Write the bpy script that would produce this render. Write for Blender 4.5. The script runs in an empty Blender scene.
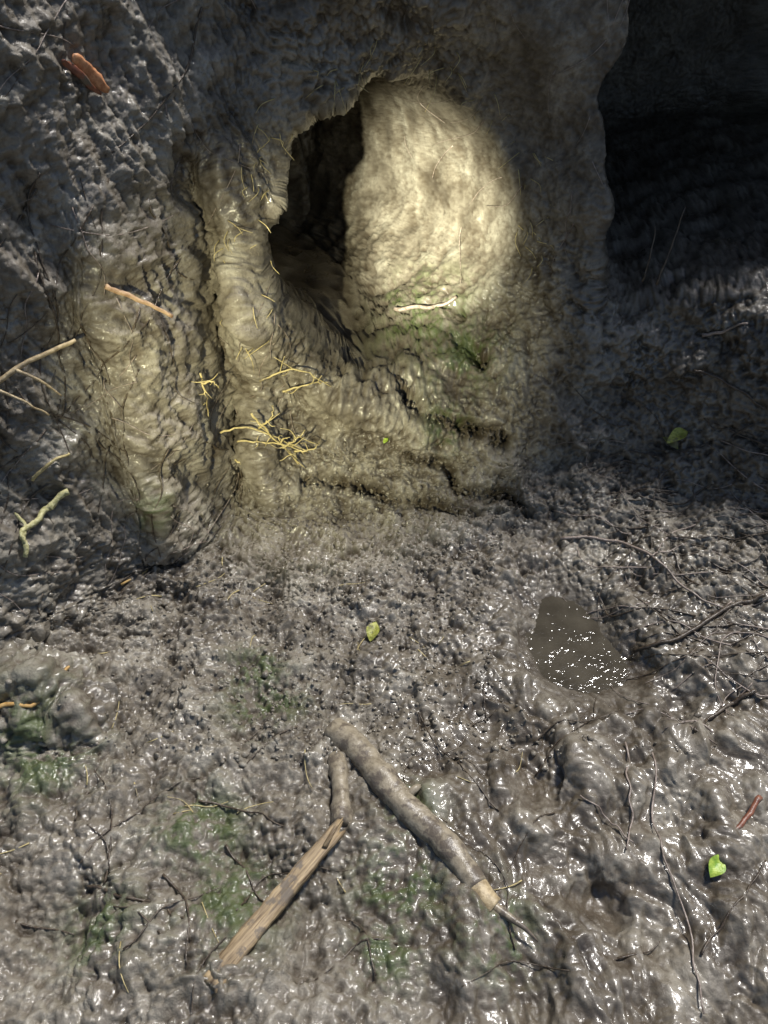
import bpy, math, numpy as np, time
from mathutils import Vector
scene=bpy.context.scene
rng=np.random.default_rng(7)
perm=rng.permutation(256).astype(np.int32)
gr=rng.normal(size=(256,3)); gr/=np.linalg.norm(gr,axis=1)[:,None]; gr=gr.astype(np.float32)
def pn(x,y,z):
    xf=np.floor(x);yf=np.floor(y);zf=np.floor(z)
    xi=xf.astype(np.int32);yi=yf.astype(np.int32);zi=zf.astype(np.int32)
    x=(x-xf).astype(np.float32);y=(y-yf).astype(np.float32);z=(z-zf).astype(np.float32)
    u=x*x*x*(x*(x*6-15)+10);v=y*y*y*(y*(y*6-15)+10);w=z*z*z*(z*(z*6-15)+10)
    out=0
    for dx in (0,1):
        a=perm[(xi+dx)&255]; wx=u if dx else 1-u
        for dy in (0,1):
            b=perm[(a+yi+dy)&255]; wy=v if dy else 1-v
            for dz in (0,1):
                g=gr[perm[(b+zi+dz)&255]]; wz=w if dz else 1-w
                out=out+wx*wy*wz*(g[...,0]*(x-dx)+g[...,1]*(y-dy)+g[...,2]*(z-dz))
    return out*1.5
def fbm(x,y,z,f,o,g=.5,mode=0):
    s=0;a=1;n=0
    for i in range(o):
        v=pn(x*f+13.1*i,y*f+7.7*i,z*f+3.3*i)
        if mode==1: v=1-2*np.abs(v)
        elif mode==2: v=2*np.abs(v)-.5
        s=s+a*v;n+=a;a*=g;f*=2.03
    return s/n
def worley(x,y,z):
    xf=np.floor(x);yf=np.floor(y);zf=np.floor(z)
    xi=xf.astype(np.int32);yi=yf.astype(np.int32);zi=zf.astype(np.int32)
    x=(x-xf).astype(np.float32);y=(y-yf).astype(np.float32);z=(z-zf).astype(np.float32)
    best=np.full(x.shape,9,np.float32)
    jit=rng.random((256,3)).astype(np.float32)
    rad=rng.uniform(.5,1.,256).astype(np.float32)
    for dx in (-1,0,1):
        a=perm[(xi+dx)&255]
        for dy in (-1,0,1):
            b=perm[(a+yi+dy)&255]
            for dz in (-1,0,1):
                k=perm[(b+zi+dz)&255];j=jit[k]
                d=((j[...,0]+dx-x)**2+(j[...,1]+dy-y)**2+(j[...,2]+dz-z)**2)/rad[k]**2
                best=np.minimum(best,d)
    return np.sqrt(np.clip(1-best,0,1))
def sm(a,b,x):
    t=np.clip((x-a)/(b-a),0,1);return t*t*(3-2*t)
def ga(x,s): return np.exp(-(x/s)**2)

# ------------------------------------------------ terrain sheet: floor -> slope -> bank -> top
prof=np.array([(-.2,0),(0,0),(.35,0),(.6,0),(.80,.0),(.92,.02),(.985,.08),(1.03,.17),(1.06,.30),(1.08,.5),(1.10,.65),(1.14,.85),(1.22,.97),(1.42,1.03),(1.7,1.05)])
seg=np.r_[0,np.cumsum(np.linalg.norm(np.diff(prof,axis=0),axis=1))]
ts=np.arange(0,seg[-1],.001)
py_=np.interp(ts,seg,prof[:,0]);pz_=np.interp(ts,seg,prof[:,1])
k=np.exp(-np.linspace(-2.2,2.2,71)**2);k/=k.sum()
def smo(a,l,r):
    e=np.r_[np.full(35,0.)+a[0]-np.arange(35,0,-1)*l,a,a[-1]+np.arange(1,36)*r]
    return np.convolve(e,k,'valid')
py_=smo(py_,.001,.001);pz_=smo(pz_,0,.00007)
STEP=.0017
def axis(lo,hi,ext):
    c=np.arange(lo,hi,STEP)
    g=[];d=STEP;s=0
    while s<ext:
        d*=1.14;s+=d;g.append(s)
    g=np.array(g)
    return np.r_[(lo-g)[::-1],c,hi-STEP+g]
U=axis(-.66,.74,30)
Tt=axis(.36,ts[-1]-.42,30)
yb=np.interp(Tt,ts,py_);zb=np.interp(Tt,ts,pz_)
lo=Tt<0;yb[lo]=py_[0]+Tt[lo];zb[lo]=0
hi=Tt>ts[-1];yb[hi]=py_[-1]+(Tt[hi]-ts[-1]);zb[hi]=pz_[-1]+.02*(Tt[hi]-ts[-1])
X,Yb=np.meshgrid(U,yb);_,Zb=np.meshgrid(U,zb)
NR,NC=X.shape
w=sm(.62,.99,Yb)
wob=pn(X*4,Zb*5+3,Yb*0+.5)
wob2=pn(X*11+5,Zb*9+3,Yb*4+.5)
wob3=pn(X*24+5,Zb*20+3,Yb*9+.5)
Y=Yb.copy();Z=Zb.copy();XX=X.copy()
Y+=w*(-.36*sm(-.17,-.56,X)-.10*sm(-.7,-2,X)-.22*sm(.38,.85,X)*(1-sm(.2,.5,Zb))-.3*sm(.8,2,X))
Z+=.13*sm(.17,.75,X)*sm(.35,.95,Yb)*(1-sm(.2,.6,Zb))+.07*sm(-.27,-.6,X)*sm(.3,.8,Yb)*(1-sm(.1,.4,Zb))
Y+=w*(.03*wob+.012*wob2)
lean=.06*(Zb-.25)
zr=sm(-.02,.10,Zb)*(1-sm(.42,.60,Zb))
xx=X+lean+.014*wob2+.004*wob3
Y-=zr*(.060*ga(xx+.315,.042)*(1+.3*wob2)-.070*ga(xx+.247,.031)+.034*ga(xx+.193,.028)*(1+.6*wob2))
x0,z0,a,b=.012,.390,.195,.213
rr=np.sqrt(((X-x0)/a)**2+((Zb-z0)/b)**2)*(1+.07*wob2+.03*wob3)
th=np.arctan2((Zb-z0)/b,(X-x0)/a)
right=.5+.5*np.cos(th)
Y+=.12*sm(1.75,.75,rr)*sm(-.05,.55,right)*sm(.12,.25,Zb)
qs=.16+.70*sm(.25,1,right)+.30*np.clip(-np.sin(th),0,1)*sm(.25,.6,right)
q=np.clip((1.0-rr)/qs,0,1)
dep=.60*(q*q*(3-2*q))
dep*=1+.12*wob
Y+=dep
XX-=.44*dep**1.6
Z-=.12*dep*sm(.1,1,(z0-Zb)/b+.6)
ext=sm(.022,-.028,X+.02*wob2-.10*(Zb-.4))*sm(1.0,.80,rr)
Y+=.22*ext;XX-=.42*ext**1.5
lip=ga(rr-1.10,.12)*sm(.66,.35,right)*sm(.25,-.4,np.sin(th))
Y-=.036*lip*(1+.6*wob2);Z+=.014*lip
rec=sm(.300,.385,X+.03*wob2+.05*(Zb-.6)+.01*wob3)*sm(.27,.43,Zb+.03*wob)*(1-sm(.86,.95,Zb))*(1-sm(1.0,1.4,X))
Y+=.80*rec;Z-=.06*rec
pxc,pyc=.262,.672
ang=np.arctan2(Y-pyc,X-pxc)
pr=np.sqrt(((X-pxc)/.052)**2+((Y-pyc)/.068)**2)*(1+.09*np.sin(2*ang+1)+.05*np.sin(3*ang))+.16*wob3+.08*wob2
pm=1-sm(.3,2.3,pr)
Z+=(1-w)*(.020*pn(X*6,Y*6,Z*0+2.2)+.010*pn(X*15,Y*15,Z*0+5.2))
ring=1-sm(1.8,3.2,pr)
Z=Z*(1-ring)+np.maximum(Z,.012)*ring
Z=Z*(1-pm)+(-.020)*pm
for (fx,fy,fr,fd) in ((.19,.47,.035,.018),(.33,.42,.03,.014),(.13,.25,.04,.016),(.38,.56,.03,.014),(.22,.33,.028,.012)):
    dd=np.sqrt((X-fx)**2+((Y-fy)*.75)**2)*(1+.35*wob3)
    Z+=-fd*np.exp(-(dd/fr)**2)+fd*.55*np.exp(-((dd-fr*1.45)/(fr*.4))**2)
ld=np.sqrt((X+.425)**2+((Y-.56)*1.1)**2)*(1+.2*wob3)
Z+=.060*np.exp(-(ld/.048)**2)+.03*np.exp(-(((X+.37)**2+(Y-.53)**2)/.025**2))
P=np.stack([XX,Y,Z],-1)
def normals(P):
    du=np.gradient(P,axis=1);dv=np.gradient(P,axis=0)
    n=np.cross(du,dv);n/=np.linalg.norm(n,axis=-1)[...,None]+1e-12
    return n
N=normals(P)
x,y,z=P[...,0],P[...,1],P[...,2]
inside=sm(1.1,.85,rr)
leftw=sm(-.10,-.24,X+.05*wob)*sm(.02,.12,Zb)
smoothw=np.clip(sm(.05,.2,X)*sm(.30,.5,Zb)+.85*inside*sm(.25,.34,Zb),0,1)
near=sm(.80,.55,Y)*sm(-.12,.14,X+.06*wob)
n1=pn(x*14,y*14,z*14);n2=pn(x*14+9,y*14,z*14+4)
wx=.02*n1;wy=.02*n2
h_mid=fbm(x+wx,y+wy,z,22,4,.55,0)
h_big=fbm(x+wx,y+wy,z,10,2,.5,0)
fine=fbm(x,y,z,120,3,.6,0)
d1=worley((x+.3*wx)*30,(y+.3*wy)*30,z*30)
d2=worley(x*66+4,y*66,z*66)
d3=worley(x*140+4,y*140,z*140+8)
d4=worley((x+wx)*34+4,(y+wy)*28,z*32+8)
d5=worley((x-wx)*22,(y+wy)*17,z*24+3)
smear=fbm(x+.35*y+1.6*wx,(y+1.6*wy)*.5,z,44,4,.5,0)
bark=fbm((x+.7*wx)+.32*z,y*.8,(z+wy)*.28,46,4,.62,1)
bark2=fbm(x*.8+.35*z+wx,y*.5,z*.35,17,2,.5,1)
bark3=fbm((x+.5*wx)+.2*z,y,(z+wy)*.45,110,2,.6,0)
pk=sm(-.25,.25,pn(x*9,y*9,z*9+7))
gran=(1-near*.86)*(1-.9*smoothw)
h=.022*h_big*(1-.5*smoothw)*(1-.4*leftw)+.015*h_mid*(1-.7*smoothw)*(1-.55*leftw)*(1-.3*near)+.0050*fine*(1-.62*near)*(1-.4*smoothw)*(1-.3*leftw)
h=h+(.010*d1*(1-.6*pk)*(1-leftw)+.0080*d2*(.4+.6*(1-pk))*(1-.85*leftw)+.0048*d3*(1-.5*leftw))*gran
h=h+near*(.010*d4*(.2+.8*pk)-.012*d5*sm(-.1,.3,h_big)+.011*smear)
h=h+(bark*.012+bark2*.019+bark3*.005)*leftw
def seglines(lines,wd,dp):
    m=np.zeros_like(h)
    xw=x+.012*n2+.004*fine;zw=z+.014*n1+.006*fine
    for ln in lines:
        for (a,b) in zip(ln[:-1],ln[1:]):
            a=np.array(a);b=np.array(b);ab=b-a
            t=np.clip(((xw-a[0])*ab[0]+(y-a[1])*ab[1]*.3+(zw-a[2])*ab[2])/(ab[0]**2+.3*ab[1]**2+ab[2]**2),0,1)
            dd=np.sqrt((xw-a[0]-t*ab[0])**2+.3*(y-a[1]-t*ab[1])**2+(zw-a[2]-t*ab[2])**2)
            m=np.maximum(m,np.exp(-(dd/wd)**2))
    return m*dp
cr=seglines([[(0,.98,.125),(.04,.975,.085),(.095,.97,.085),(.12,.96,.05),(.2,.95,.045),(.245,.92,.01)],[(.01,1.05,.20),(.06,1.03,.15),(.138,1.0,.135),(.2,.99,.12)],[(.01,1.2,.27),(.05,1.15,.235),(.11,1.12,.235),(.16,1.08,.21)],[(.03,1.25,.27),(.12,1.17,.26)],[(-.12,.95,.06),(-.03,.955,.05),(.05,.95,.03),(.15,.93,.02)]],.010,.044)
h=h-cr*sm(-.5,.2,fine+h_mid)
h*=.12+.88*sm(.7,2.1,pr)
P=P+N*h[...,None]
N2=normals(P)

def mesh_from(name,V,F,attrs=None,smooth=True,mats=()):
    me=bpy.data.meshes.new(name)
    V=np.asarray(V,np.float32).reshape(-1,3);F=np.asarray(F,np.int32)
    k=F.shape[1]
    me.vertices.add(len(V));me.vertices.foreach_set('co',V.ravel())
    me.loops.add(F.size);me.loops.foreach_set('vertex_index',F.ravel())
    me.polygons.add(len(F))
    me.polygons.foreach_set('loop_start',np.arange(0,F.size,k,dtype=np.int32))
    me.polygons.foreach_set('loop_total',np.full(len(F),k,np.int32))
    me.polygons.foreach_set('use_smooth',np.full(len(F),smooth))
    me.update(calc_edges=True)
    for n,v in (attrs or {}).items():
        at=me.attributes.new(n,'FLOAT','POINT');at.data.foreach_set('value',np.asarray(v,np.float32).ravel())
    for m in mats: me.materials.append(m)
    ob=bpy.data.objects.new(name,me);scene.collection.objects.link(ob);return ob

AL=[(.07,1.18,.23,.085),(.12,1.10,.21,.07),(.03,1.28,.25,.06),(.10,1.0,.14,.035),(-.33,.80,.13,.03),(-.151,.569,0,.045),(-.17,.62,0,.035),(-.393,.479,0,.05),(-.43,.53,.02,.05),(.017,.346,0,.045),(-.157,.327,0,.05),(.11,.30,0,.04),(-.20,.40,0,.045),(.03,.42,0,.03),(-.28,.30,0,.04),(.0,.28,0,.03)]
al=np.zeros_like(X)
for (ax,ay,az_,r_) in AL:
    al=np.maximum(al,np.exp(-(((x-ax)**2+(y-ay)**2+(z-az_)**2)/(r_*1.0)**2)))
al=np.clip(al*1.5*sm(-.2,.4,h_mid+.9*fine+.05),0,1)
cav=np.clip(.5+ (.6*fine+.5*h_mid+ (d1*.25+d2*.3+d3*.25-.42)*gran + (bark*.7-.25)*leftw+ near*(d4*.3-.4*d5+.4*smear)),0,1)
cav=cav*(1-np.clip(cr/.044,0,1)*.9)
damp_shade=np.clip(.7*(1-sm(1.0,2.6,pr))+.75*sm(.26,.42,X+.05*wob2)*sm(.80,.95,Yb)*(1-sm(1.0,1.6,X)),0,1)  # wet mud round the puddle, plus shade painted over the right-hand ground and recess
idx=np.arange(NR*NC).reshape(NR,NC)
F=np.stack([idx[:-1,:-1],idx[:-1,1:],idx[1:,1:],idx[1:,:-1]],-1).reshape(-1,4)

# ------------------------------------------------ materials
class NTB:
    def __init__(s,name):
        s.m=bpy.data.materials.new(name);s.m.use_nodes=True;s.nt=s.m.node_tree;s.b=s.nt.nodes['Principled BSDF'];s.tc=s.nt.nodes.new('ShaderNodeTexCoord')
    def L(s,a,b): s.nt.links.new(a,b)
    def noise(s,sc,d=4,r=.55,vec=None):
        n=s.nt.nodes.new('ShaderNodeTexNoise');n.inputs['Scale'].default_value=sc;n.inputs['Detail'].default_value=d;n.inputs['Roughness'].default_value=r
        s.L(vec or s.tc.outputs['Object'],n.inputs['Vector']);return n.outputs['Fac']
    def ramp(s,f,stops):
        r=s.nt.nodes.new('ShaderNodeValToRGB');s.L(f,r.inputs[0]);e=r.color_ramp.elements
        while len(e)<len(stops): e.new(.5)
        for i,(p,c) in enumerate(stops): e[i].position=p;e[i].color=(*c,1)
        return r.outputs[0]
    def mr(s,f,a,b,c,d):
        n=s.nt.nodes.new('ShaderNodeMapRange');s.L(f,n.inputs[0])
        for i,v in enumerate((a,b,c,d)): n.inputs[i+1].default_value=v
        return n.outputs[0]
    def mix(s,f,a,b,mode='MIX'):
        n=s.nt.nodes.new('ShaderNodeMix');n.data_type='RGBA';n.blend_type=mode
        if isinstance(f,float): n.inputs[0].default_value=f
        else: s.L(f,n.inputs[0])
        for i,v in ((6,a),(7,b)):
            if isinstance(v,tuple): n.inputs[i].default_value=(*v,1)
            else: s.L(v,n.inputs[i])
        return n.outputs[2]
    def math(s,op,a,b=0.):
        n=s.nt.nodes.new('ShaderNodeMath');n.operation=op
        for i,v in ((0,a),(1,b)):
            if isinstance(v,(int,float)): n.inputs[i].default_value=v
            else: s.L(v,n.inputs[i])
        return n.outputs[0]
    def attr(s,name):
        n=s.nt.nodes.new('ShaderNodeAttribute');n.attribute_name=name;return n.outputs['Fac']
    def bump(s,h,st,dist,prev=None):
        n=s.nt.nodes.new('ShaderNodeBump');n.inputs['Distance'].default_value=dist
        if isinstance(st,float): n.inputs['Strength'].default_value=st
        else: s.L(st,n.inputs['Strength'])
        s.L(h,n.inputs['Height'])
        if prev: s.L(prev,n.inputs['Normal'])
        return n.outputs[0]
    def stretch(s,rot,sc):
        n=s.nt.nodes.new('ShaderNodeMapping');n.vector_type='TEXTURE'
        n.inputs['Rotation'].default_value=(0,0,rot);n.inputs['Scale'].default_value=sc
        s.L(s.tc.outputs['Object'],n.inputs['Vector']);return n.outputs[0]
def mud():
    q=NTB('wet_mud');b=q.b
    c=q.ramp(q.noise(13,7,.62),[(.32,(.112,.096,.074)),(.5,(.195,.172,.135)),(.68,(.315,.29,.238))])
    cav=q.attr('cav')
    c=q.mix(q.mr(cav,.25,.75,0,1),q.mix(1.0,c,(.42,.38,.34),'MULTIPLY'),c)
    c=q.mix(q.math('MULTIPLY',q.mr(q.noise(160,4,.7),.52,.66,0,1),.5),c,(.074,.060,.046))
    c=q.mix(q.math('MULTIPLY',q.attr('damp_shade'),.85),c,q.mix(1.0,c,(.40,.38,.37),'MULTIPLY'))  # darkens the wet puddle shore and the painted shade on the right
    c=q.mix(q.math('MULTIPLY',q.attr('algae'),.78),c,(.048,.078,.014))
    q.L(c,b.inputs['Base Color'])
    nr=q.attr('near')
    r=q.math('ADD',q.mr(q.noise(24,6,.6),.38,.62,.22,.5),q.math('MULTIPLY',q.attr('rough'),.2))
    q.L(r,b.inputs['Roughness'])
    b.inputs['IOR'].default_value=1.45
    n1=q.bump(q.noise(260,5,.65),q.mr(nr,0,1,.9,.5),.0020)
    n2=q.bump(q.noise(900,3,.6),q.mr(nr,0,1,.45,.25),.0006,n1)
    q.L(n2,b.inputs['Normal'])
    q.L(q.math('MULTIPLY',q.mr(q.noise(17,5,.6),.42,.58,.25,1.),q.mr(q.attr('rough'),0.,.9,1.,.15)),b.inputs['Coat Weight'])
    b.inputs['Coat Roughness'].default_value=.095;b.inputs['Coat IOR'].default_value=1.5
    q.L(q.bump(q.noise(200,4,.58),q.mr(nr,0,1,.55,.34),.0017),b.inputs['Coat Normal'])
    return q.m
MUD=mud()
rough=np.clip(smoothw*.8+leftw*.10+gran*.40*pk-near*.2,0,1)
g=mesh_from('muddy_ground',P,F,{'algae':al,'cav':cav,'rough':rough,'near':near,'damp_shade':damp_shade},mats=[MUD])

# ------------------------------------------------ helpers
Ps=P[::2,::2].reshape(-1,3).astype(np.float32);Ns=N2[::2,::2].reshape(-1,3)
def snap(p):
    d=((Ps-np.asarray(p,np.float32))**2).sum(1);i=d.argmin();return Ps[i].astype(float),Ns[i].astype(float)
def catmull(pts,n):
    p=np.asarray(pts,float)
    if len(p)==2: return p[0]+(p[1]-p[0])*np.linspace(0,1,n)[:,None]
    e=np.vstack([2*p[0]-p[1],p,2*p[-1]-p[-2]]);out=[]
    for t in np.linspace(0,len(p)-1-1e-6,n):
        i=int(t);f=t-i;a,b,c,d=e[i:i+4]
        out.append(.5*((2*b)+(-a+c)*f+(2*a-5*b+4*c-d)*f*f+(-a+3*b-3*c+d)*f**3))
    return np.array(out)
def tube(path,rad,ns=8,flat=1.,up=(0,0,1),knob=0,wid=1.,lump=0):
    path=np.asarray(path,float);n=len(path);rad=np.broadcast_to(rad,(n,))
    T=np.gradient(path,axis=0);T/=np.linalg.norm(T,axis=1)[:,None]+1e-9
    V=[];u=np.array(up,float)
    for i in range(n):
        s=np.cross(T[i],u);s/=np.linalg.norm(s)+1e-9;v=np.cross(s,T[i])
        for k in range(ns):
            a=2*math.pi*k/ns;r=rad[i]*(1+knob*rng.normal())
            d=(s*math.cos(a)*wid+v*math.sin(a)*flat)
            if lump:
                p=path[i]+r*d;r+=rad[i]*lump*float(fbm(*[np.array([c_]) for c_ in p],70,3,.6)[0])
            V.append(path[i]+r*d)
    V.append(path[0]);V.append(path[-1]);F=[]
    for i in range(n-1):
        for k in range(ns):
            k2=(k+1)%ns;F.append((i*ns+k,i*ns+k2,(i+1)*ns+k2,(i+1)*ns+k))
    for k in range(ns):
        k2=(k+1)%ns;F.append((n*ns,k2,k,k));F.append((n*ns+1,(n-1)*ns+k,(n-1)*ns+k2,(n-1)*ns+k2))
    return V,F
def build(name,parts,mats,mis=None):
    V=[];F=[];M=[]
    for pi,(v,f) in enumerate(parts):
        o=len(V);V+=list(v)
        for q in f:
            F.append(tuple(o+i for i in q));M.append(mis[pi] if mis else 0)
    me=bpy.data.meshes.new(name)
    F=[tuple(dict.fromkeys(q)) for q in F]
    me.from_pydata([tuple(map(float,v)) for v in V],[],F)
    for m in mats: me.materials.append(m)
    me.polygons.foreach_set('use_smooth',[True]*len(F));me.polygons.foreach_set('material_index',M)
    ob=bpy.data.objects.new(name,me);scene.collection.objects.link(ob);return ob
def drape(pts,n,lift,jit=0.):
    c=catmull(pts,n);o=[]
    for i,p in enumerate(c):
        s,nn=snap(p);o.append(s+nn*lift+rng.normal(size=3)*jit)
    o=np.array(o)
    for _ in range(3): o[1:-1]=.25*o[:-2]+.5*o[1:-1]+.25*o[2:]
    return o
def woodmat(name,c1,c2,rough=.5,sc=120,mudamt=.3,grain=None):
    q=NTB(name);b=q.b
    vec=q.stretch(grain,(12,1,1)) if grain is not None else None
    c=q.ramp(q.noise(sc,5,.6,vec),[(.35,c1),(.65,c2)])
    c=q.mix(q.mr(q.noise(45,5,.65),.60-.2*mudamt,.68-.2*mudamt,0,min(1,mudamt*2.5)),c,(.12,.098,.075))
    q.L(c,b.inputs['Base Color']);b.inputs['Roughness'].default_value=rough
    q.L(q.bump(q.noise(sc*2,4,.6,vec),.7,.0012),b.inputs['Normal'])
    return q.m
GRAIN=woodmat('splintered_wood',(.10,.065,.035),(.44,.33,.19),.6,260,.35,math.atan2(.138,.106))
PALE=woodmat('peeled_wood',(.24,.18,.10),(.50,.40,.24),.5,150,.2)
MUDW=woodmat('mud_coated_wood',(.18,.15,.105),(.33,.285,.21),.34,110,.45)
ROOT=woodmat('dark_root',(.03,.022,.016),(.10,.075,.05),.3,200,.3)
GREY=woodmat('pale_root',(.16,.12,.095),(.36,.30,.26),.35,200,.3)
STRAW=woodmat('dry_straw',(.36,.29,.12),(.62,.52,.26),.5,200,.3)
LICH=woodmat('lichen_crust',(.32,.30,.12),(.62,.58,.32),.7,220,.3)
ORNG=woodmat('orange_bark',(.36,.14,.06),(.60,.30,.15),.45,150,.05)
GRN=woodmat('green_leaf',(.16,.30,.03),(.40,.52,.08),.4,150,.0)
YEL=woodmat('yellow_leaf',(.20,.22,.03),(.42,.42,.09),.4,250,.3)
RED=woodmat('red_stem',(.12,.04,.025),(.26,.10,.055),.35,150,.4)

# ------------------------------------------------ sticks
pt=np.array([(-.066,.531,.002),(-.029,.495,.012),(.016,.437,.015),(.061,.385,.015),(.096,.337,.014),(.112,.320,.012)])
c=catmull(pt,60);t=np.linspace(0,1,60)
c+=np.c_[.0018*np.sin(t*12),.0016*np.cos(t*9),.0008*np.sin(t*21)]
r=.0178*(1-t)+.0118*t;r*=1+.035*np.sin(t*17);r[0]*=.6;r[1]*=.9
r+=.0025*ga(t-.32,.03)+.002*ga(t-.63,.025)
p1=tube(c[:48],r[:48],18,.92,knob=.008,lump=.24)
p2=tube(c[46:],r[46:]*.93,18,.9,knob=.008,lump=.14)
c3=catmull([(.108,.322,.011),(.128,.308,.011),(.140,.300,.009),(.152,.290,.004)],14)
p3=tube(c3,np.linspace(.0055,.001,14),8,lump=.3)
kn=tube(catmull([(.022,.432,.014),(.034,.440,.024),(.040,.445,.022)],8),np.linspace(.006,.003,8),8,lump=.3)
build('mud_coated_stick',[p1,p2,p3,kn],[MUDW,PALE],[0,1,0,0])
c=catmull([(-.056,.495,.004),(-.050,.45,.012),(-.046,.403,.013)],24)
build('stick_stub',[tube(c,.0108*(1+.1*np.sin(np.linspace(0,9,24)))*np.r_[.8,np.ones(22),.7],14,knob=.02,lump=.35)],[MUDW])
c=catmull([(-.160,.250,.020),(-.108,.318,.024),(-.054,.388,.023)],40)
c[:,2]+=.0012*np.sin(np.linspace(0,9,40))
v,f=tube(c,.0105,12,.38);v=np.array(v);T=np.array([.106,.138,0]);T/=np.linalg.norm(T);S=np.array([T[1],-T[0],0])
for i in range(40):
    for k in range(12):
        a=2*math.pi*k/12
        wd=.0108*(1-.28*i/39)*(1+.05*math.sin(i*.7)+.04*math.sin(i*1.9+k))
        v[i*12+k]=c[i]+S*wd*np.clip(math.cos(a)*1.4,-1,1)+np.array([0,0,.0040*np.clip(math.sin(a)*1.5,-1,1)*(1+.35*math.sin(k*2.1+i*.15))])
for k in range(12):
    for i,s_ in ((0,-1),(1,-.5)): v[i*12+k]-=T*rng.uniform(-.002,.010)*abs(s_)
    j=rng.uniform(-.006,.020);v[39*12+k]+=T*j;v[38*12+k]+=T*j*.6
sh=tube([(-.062,.372,.030),(-.052,.392,.032),(-.044,.404,.030)],[.003,.002,.0006],6)
build('wood_splinter',[(v,f),sh],[GRAIN])

n=64;an=np.linspace(0,2*math.pi,n,endpoint=False)
V=[(pxc+.085*math.cos(a),pyc+.100*math.sin(a),-.006) for a in an]
me=bpy.data.meshes.new('puddle_water');me.from_pydata(V,[],[tuple(range(n))]);
q=NTB('murky_water');q.L(q.ramp(q.noise(22,4),[(.35,(.046,.040,.030)),(.65,(.074,.065,.049))]),q.b.inputs['Base Color']);q.b.inputs['Roughness'].default_value=.06
q.L(q.bump(q.noise(45,4,.6),.6,.005),q.b.inputs['Normal'])
me.materials.append(q.m);o=bpy.data.objects.new('puddle_water',me);scene.collection.objects.link(o)

def root(name,pts,r0,r1,mat,n=26,lift=.002,jit=.0006,ns=6,knob=.06):
    c=drape(pts,n,lift,jit);return build(name,[tube(c,np.linspace(r0,r1,n),ns,knob=knob)],[mat])
def stick(name,pts,r0,r1,mat,n=16,jit=.0008,ns=7,flat=1.,extra=()):
    c=catmull(pts,n)+rng.normal(size=(n,3))*jit;c[1:-1]=.25*c[:-2]+.5*c[1:-1]+.25*c[2:]
    parts=[tube(c,np.linspace(r0,r1,n),ns,flat,knob=.07,lump=.2)]
    for e in extra:
        ce=catmull(e[0],10);parts.append(tube(ce,np.linspace(e[1],e[2],10),6,knob=.06))
    return build(name,parts,[mat])
z=0.01
root('root',[(.290,.506,z),(.282,.459,z),(.276,.417,z),(.258,.378,z)],.0013,.0009,GREY,26,.004)
root('root',[(.320,.486,z),(.298,.411,z),(.298,.357,z),(.300,.289,z),(.295,.230,z)],.0012,.0009,GREY,34,.003)
root('root',[(.227,.435,z),(.250,.411,z),(.265,.383,z)],.0010,.0008,GREY,26,.004)
root('root',[(.307,.279,z),(.350,.315,z),(.405,.367,z)],.0012,.0010,ROOT,26,.003)
stick('red_stem',[(.360,.381,.018),(.392,.405,.020),(.419,.431,.026)],.0022,.0034,RED)
root('root',[(-.333,.400,z),(-.336,.466,z),(-.332,.513,z)],.0012,.0008,ROOT)
root('root',[(-.304,.341,z),(-.237,.322,z),(-.181,.293,z)],.0018,.0010,ROOT)
root('root',[(-.208,.435,z),(-.149,.421,z),(-.103,.400,z)],.0014,.0008,ROOT)
root('root',[(.275,.857,.029),(.348,.840,.034),(.388,.782,.059),(.426,.720,.050),(.458,.690,.048)],.0026,.0012,GREY,40,.004)
root('root',[(.388,.782,.059),(.41,.79,.06),(.44,.80,.07)],.0014,.0007,GREY,16,.004)
root('root',[(.335,.650,.01),(.383,.646,.033),(.459,.685,.048),(.520,.703,.063)],.0024,.0034,ROOT,40,.004)
root('twig',[(.368,.507,.013),(.421,.551,.007),(.463,.571,.028)],.0015,.0030,ROOT,24,.005)
root('twig',[(.017,1.224,.242),(.064,1.198,.255),(.118,1.180,.276)],.0040,.0030,GREY,20,.003)
root('root',[(.468,1.006,.293),(.513,.980,.326)],.0030,.0015,GREY,16,.004)
root('root',[(.454,.977,.254),(.508,.951,.246),(.551,.914,.228)],.0024,.0018,ROOT,24,.004)
stick('dry_stalk',[(.404,1.06,.350),(.415,1.07,.40),(.425,1.08,.455)],.0020,.0008,ROOT)
stick('dry_stalk',[(.385,1.07,.350),(.388,1.07,.38),(.390,1.08,.43)],.0014,.0007,ROOT)
stick('forked_twig',[(-.45,.735,.365),(-.405,.770,.383),(-.363,.800,.392)],.0034,.0022,PALE,extra=[([(-.42,.755,.378),(-.40,.762,.36),(-.385,.77,.335)],.0022,.001)])
stick('twig',[(-.45,.725,.378),(-.416,.735,.352),(-.395,.745,.325)],.0022,.0010,PALE)
stick('reddish_twig',[(-.328,.840,.440),(-.299,.862,.415),(-.270,.89,.380)],.0034,.0024,woodmat('reddish_wood',(.30,.18,.10),(.54,.38,.24),.5,150,.05))
for nm,pts,r_ in (('bark_chip',[(-.331,.925,.664),(-.324,.935,.645),(-.308,.948,.622)],.0085),('bark_chip',[(-.345,.905,.660),(-.334,.925,.645),(-.318,.94,.628)],.0045)):
    c=np.array([snap(p)[0]+snap(p)[1]*.007 for p in catmull(pts,14)])
    for _ in range(4): c[1:-1]=(c[:-2]+c[1:-1]+c[2:])/3
    build(nm,[tube(c,r_*np.sin(np.linspace(.35,2.9,14))**.7,8,.35,up=(.2,-1,.3),knob=.08,wid=1.,lump=.3)],[ORNG if r_>.006 else RED])
root('lichen_twig',[(-.441,.670,.169),(-.433,.683,.198),(-.426,.723,.197),(-.401,.734,.210)],.0028,.0045,LICH,30,.006,.0012,8,.22)
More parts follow.
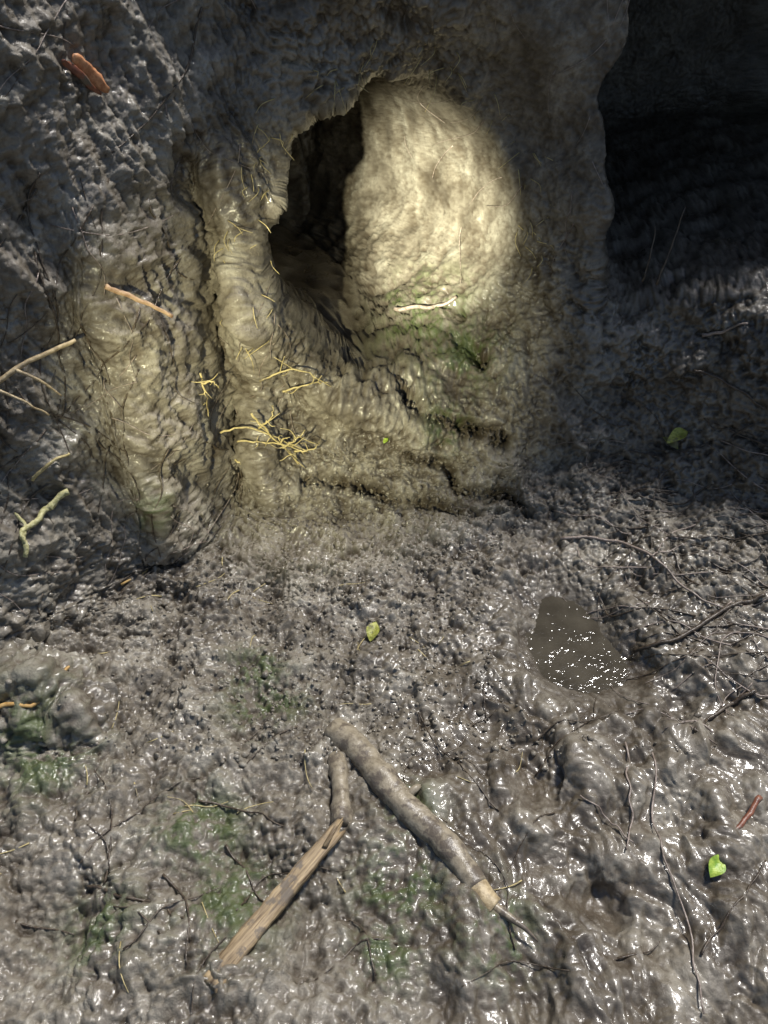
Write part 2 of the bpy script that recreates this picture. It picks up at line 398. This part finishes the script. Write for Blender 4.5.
root('lichen_twig',[(-.433,.683,.190),(-.44,.69,.205),(-.45,.70,.215)],.003,.002,LICH,10,.006,.001,8,.2)
root('orange_twig',[(-.454,.525,.036),(-.424,.545,.041),(-.404,.567,.032)],.0035,.0018,woodmat('orange_wood',(.35,.20,.06),(.55,.36,.14),.5,150,.1),16,.008)
root('grass_blade',[(-.379,.76,.03),(-.334,.783,.03)],.0018,.0009,woodmat('ochre_straw',(.35,.22,.07),(.5,.34,.13),.5,150,.1),12,.008)
root('root',[(-.440,.735,.235),(-.414,.746,.251),(-.39,.76,.26)],.0024,.0014,STRAW,14,.005)
SP=[[(-.250,.945,.165),(-.208,.945,.174),(-.155,.962,.137),(-.125,.968,.105)],[(-.225,.945,.150),(-.17,.952,.14),(-.12,.965,.115)],[(-.185,.97,.240),(-.13,.985,.250),(-.08,.995,.215)],[(-.155,.98,.215),(-.11,.985,.226),(-.085,1.0,.22)],
[(-.135,.975,.07),(-.15,.960,.12),(-.19,.945,.18)],[(-.235,.95,.11),(-.19,.95,.097),(-.14,.96,.115)],[(-.262,.94,.27),(-.258,.935,.22),(-.27,.94,.17)],[(-.261,.935,.255),(-.245,.93,.262),(-.235,.93,.25)],[(-.2,.945,.2),(-.17,.952,.15),(-.125,.965,.08)],
[(-.16,.955,.13),(-.135,.95,.15),(-.12,.96,.16)],[(-.19,.95,.17),(-.17,.945,.19),(-.165,.95,.21)],[(-.14,.96,.12),(-.11,.96,.125),(-.10,.965,.14)]]
parts=[]
for s_ in SP:
    c=catmull(s_,16)+rng.normal(size=(16,3))*.001
    parts.append(tube(c,np.linspace(.0018,.0006,16),6,knob=.1))
    for _ in range(3):
        i=rng.integers(4,12);e=c[i]+np.array([rng.uniform(-.035,.035),-.006,rng.uniform(-.015,.03)])
        parts.append(tube(catmull([c[i],(c[i]+e)/2+rng.normal(size=3)*.003,e],8),np.linspace(.0010,.0004,8),5))
build('dry_rootlets',parts,[STRAW])

def iu(v): return int(np.abs(U-v).argmin())
def walk(x_,tz,steps,ang,turn,rad,lift,st=4):
    j=float(iu(x_));i=float(tz);o=[]
    for _ in range(steps):
        ii=int(np.clip(i,1,NR-2));jj=int(np.clip(j,1,NC-2))
        o.append(P[ii,jj]+N2[ii,jj]*lift)
        ang+=rng.normal()*turn;i+=math.sin(ang)*st;j+=math.cos(ang)*st
    o=np.array(o)
    for _ in range(3): o[1:-1]=.25*o[:-2]+.5*o[1:-1]+.25*o[2:]
    return tube(o,np.linspace(rad,rad*.5,len(o)),5,knob=.08)
def rowy(v): return int(np.abs(Yb[:,0]-v).argmin())
def rowz(v):
    zz=np.where(Yb[:,0]>.6,Zb[:,0],-9);return int(np.abs(zz-v).argmin())
def many(n,xr,rf,ar,mat,name,rr_=(.0006,.0014),ln=(10,34),turn=.22,lf=(.0005,.003)):
    parts=[walk(rng.uniform(*xr),rf(),rng.integers(*ln),rng.uniform(*ar),turn,rng.uniform(*rr_),rng.uniform(*lf)) for _ in range(n)]
    build(name,parts,[mat])
many(80,(.38,.66),lambda:rowy(rng.uniform(.60,1.0)),(2.2,3.8),ROOT,'fine_roots',(.0007,.0018),(8,24))
many(44,(.36,.66),lambda:rowy(rng.uniform(.50,1.0)),(2.2,3.8),GREY,'pale_fine_roots',(.0006,.0014),(8,24))
many(60,(-.55,-.22),lambda:rowz(rng.uniform(.05,.75)),(-2.1,-1.3),ROOT,'hanging_roots',(.0006,.0016),(10,34),.12,(0,.002))
many(56,(-.55,-.15),lambda:rowz(rng.uniform(.05,.75)),(-2.6,-.6),GREY,'pale_hanging_roots',(.0004,.0010),(6,24),.15,(.0003,.003))
many(22,(.05,.32),lambda:rowz(rng.uniform(.35,.72)),(-2.2,-.9),GREY,'wall_rootlets',(.0004,.0008),(5,16),.12,(.0005,.003))
many(26,(-.4,.30),lambda:rowy(rng.uniform(.25,.60)),(0,6.2),ROOT,'root_fragments',(.0007,.0016),(8,24))
many(36,(-.4,.20),lambda:rowy(rng.uniform(.25,.85)),(0,6.2),STRAW,'straw_bits',(.0005,.0010),(3,10))
parts=[]
for k_ in range(90):
    a=rng.uniform(.9,3.6) if k_<66 else rng.uniform(-.2,.9);R=rng.uniform(1.0,1.25)
    jj=iu(x0+.195*R*math.cos(a));ii=rowz(z0+.213*R*math.sin(a))
    p=P[ii,jj]+0;L_=rng.uniform(.012,.045)
    e=p+np.array([rng.normal()*.012,-rng.uniform(.006,.02),-L_*rng.uniform(.2,1)])
    m=(p+e)/2+np.array([rng.normal()*.004,-.006,.003])
    parts.append(tube(catmull([p,m,e],10),np.linspace(.0008,.0003,10),5))
build('dangling_rootlets',parts,[STRAW])
def leaf(name,pos,L_,W_,rot,mat,tilt=.3):
    nu,nv=13,7;V=[];F=[]
    for i in range(nu):
        u=i/(nu-1)
        for j in range(nv):
            v=j/(nv-1)*2-1;wd=W_*math.sin(math.pi*(u*.97+.015))**.9*(1+.05*math.sin(u*9+v*3))
            xl=(u-.5)*L_;yl=v*wd;zl=.30*abs(v)*wd+.14*L_*math.sin(u*3)*tilt+.03*L_*math.sin(u*8+v*2)
            V.append((xl*math.cos(rot)-yl*math.sin(rot),xl*math.sin(rot)+yl*math.cos(rot),zl))
    s_,n_=snap(pos);qd=Vector((0,0,1)).rotation_difference(Vector(n_)*.15+Vector((0,-.2,.8)))
    V=[tuple(qd@Vector(v)+Vector(s_)+Vector(n_)*.006) for v in V]
    for i in range(nu-1):
        for j in range(nv-1): F.append((i*nv+j,i*nv+j+1,(i+1)*nv+j+1,(i+1)*nv+j))
    build(name,[(V,F)],[mat])
leaf('green_leaf',(.344,.371,.01),.028,.0085,.9,GRN)
leaf('green_leaf',(-.015,.683,.01),.030,.009,1.3,YEL,.8)
leaf('yellow_leaf',(.454,.959,.151),.040,.010,.5,YEL,1.4)
leaf('yellow_leaf',(.440,.950,.145),.030,.008,2.2,YEL,1.2)
leaf('green_leaf',(.005,.99,.12),.012,.004,.9,GRN)
ico=[(0,0,1),(.89,0,.45),(.28,.85,.45),(-.72,.53,.45),(-.72,-.53,.45),(.28,-.85,.45),(.72,.53,-.45),(-.28,.85,-.45),(-.89,0,-.45),(-.28,-.85,-.45),(.72,-.53,-.45),(0,0,-1)]
icf=[(0,1,2),(0,2,3),(0,3,4),(0,4,5),(0,5,1),(1,6,2),(2,7,3),(3,8,4),(4,9,5),(5,10,1),(6,7,2),(7,8,3),(8,9,4),(9,10,5),(10,6,1),(11,7,6),(11,8,7),(11,9,8),(11,10,9),(11,6,10)]
ico=np.array(ico);icf=np.array(icf);n=3600
cx=np.clip(rng.normal(-.03,.2,n),-.45,.5);cy=rng.uniform(.48,1.0,n);VV=[];FF=[];m2=0
for m in range(n):
    i=rowy(cy[m]);j=iu(cx[m]);s_=min(rng.lognormal(-6.3,.45),.0045)
    if pr[i,j]<2.4: continue
    p=P[i,j];VV.append(p+N2[i,j]*s_*.25+ico*(1+.28*rng.normal(size=(12,1)))*s_*rng.uniform(.6,1.3,3));FF.append(icf+12*m2);m2+=1
Z0=np.zeros(12*m2)
mesh_from('soil_crumbs',np.concatenate(VV),np.concatenate(FF),{'cav':Z0+.75,'rough':Z0+.35,'algae':Z0,'near':Z0,'damp_shade':Z0},mats=[MUD])

# ------------------------------------------------ camera and light
cam=bpy.data.objects.new('camera',bpy.data.cameras.new('camera'));scene.collection.objects.link(cam)
cam.data.sensor_fit='VERTICAL';cam.data.sensor_height=36;cam.data.lens=18/(512/744)
cam.location=(0,0,.8);cam.rotation_euler=(math.radians(50),0,0);cam.data.clip_start=.01;cam.data.clip_end=200
scene.camera=cam
EL,AZ=64,48
wd=bpy.data.worlds.new('World');scene.world=wd;wd.use_nodes=True
nt=wd.node_tree;sk=nt.nodes.new('ShaderNodeTexSky');sk.sky_type='NISHITA';sk.sun_disc=False
sk.sun_elevation=math.radians(EL);sk.sun_rotation=math.radians(AZ)
nt.links.new(sk.outputs[0],nt.nodes['Background'].inputs[0]);nt.nodes['Background'].inputs[1].default_value=.09
def lamp(name,typ,loc,target):
    l=bpy.data.lights.new(name,typ);o=bpy.data.objects.new(name,l);scene.collection.objects.link(o)
    o.location=loc;o.rotation_euler=(Vector(target)-Vector(loc)).to_track_quat('-Z','Y').to_euler();return o
el=math.radians(EL);az=math.radians(AZ)
d=Vector((math.sin(az)*math.cos(el),math.cos(az)*math.cos(el),math.sin(el)))
s=lamp('sun','SUN',d*10,(0,0,0));s.data.energy=4.7;s.data.angle=math.radians(9);s.data.color=(1,.965,.925)
tp=(-.30,.08,.60)
t1=lamp('torch_hotspot','SPOT',tp,(.12,1.50,.33));t1.data.energy=520;t1.data.spot_size=math.radians(18.5);t1.data.spot_blend=1;t1.data.color=(1,.98,.76);t1.data.shadow_soft_size=.010
t2=lamp('torch_spill','SPOT',tp,(-.09,1.1,.20));t2.data.energy=72;t2.data.spot_size=math.radians(41);t2.data.spot_blend=1.0;t2.data.color=(1,.93,.60);t2.data.shadow_soft_size=.010
scene.view_settings.view_transform='Standard'
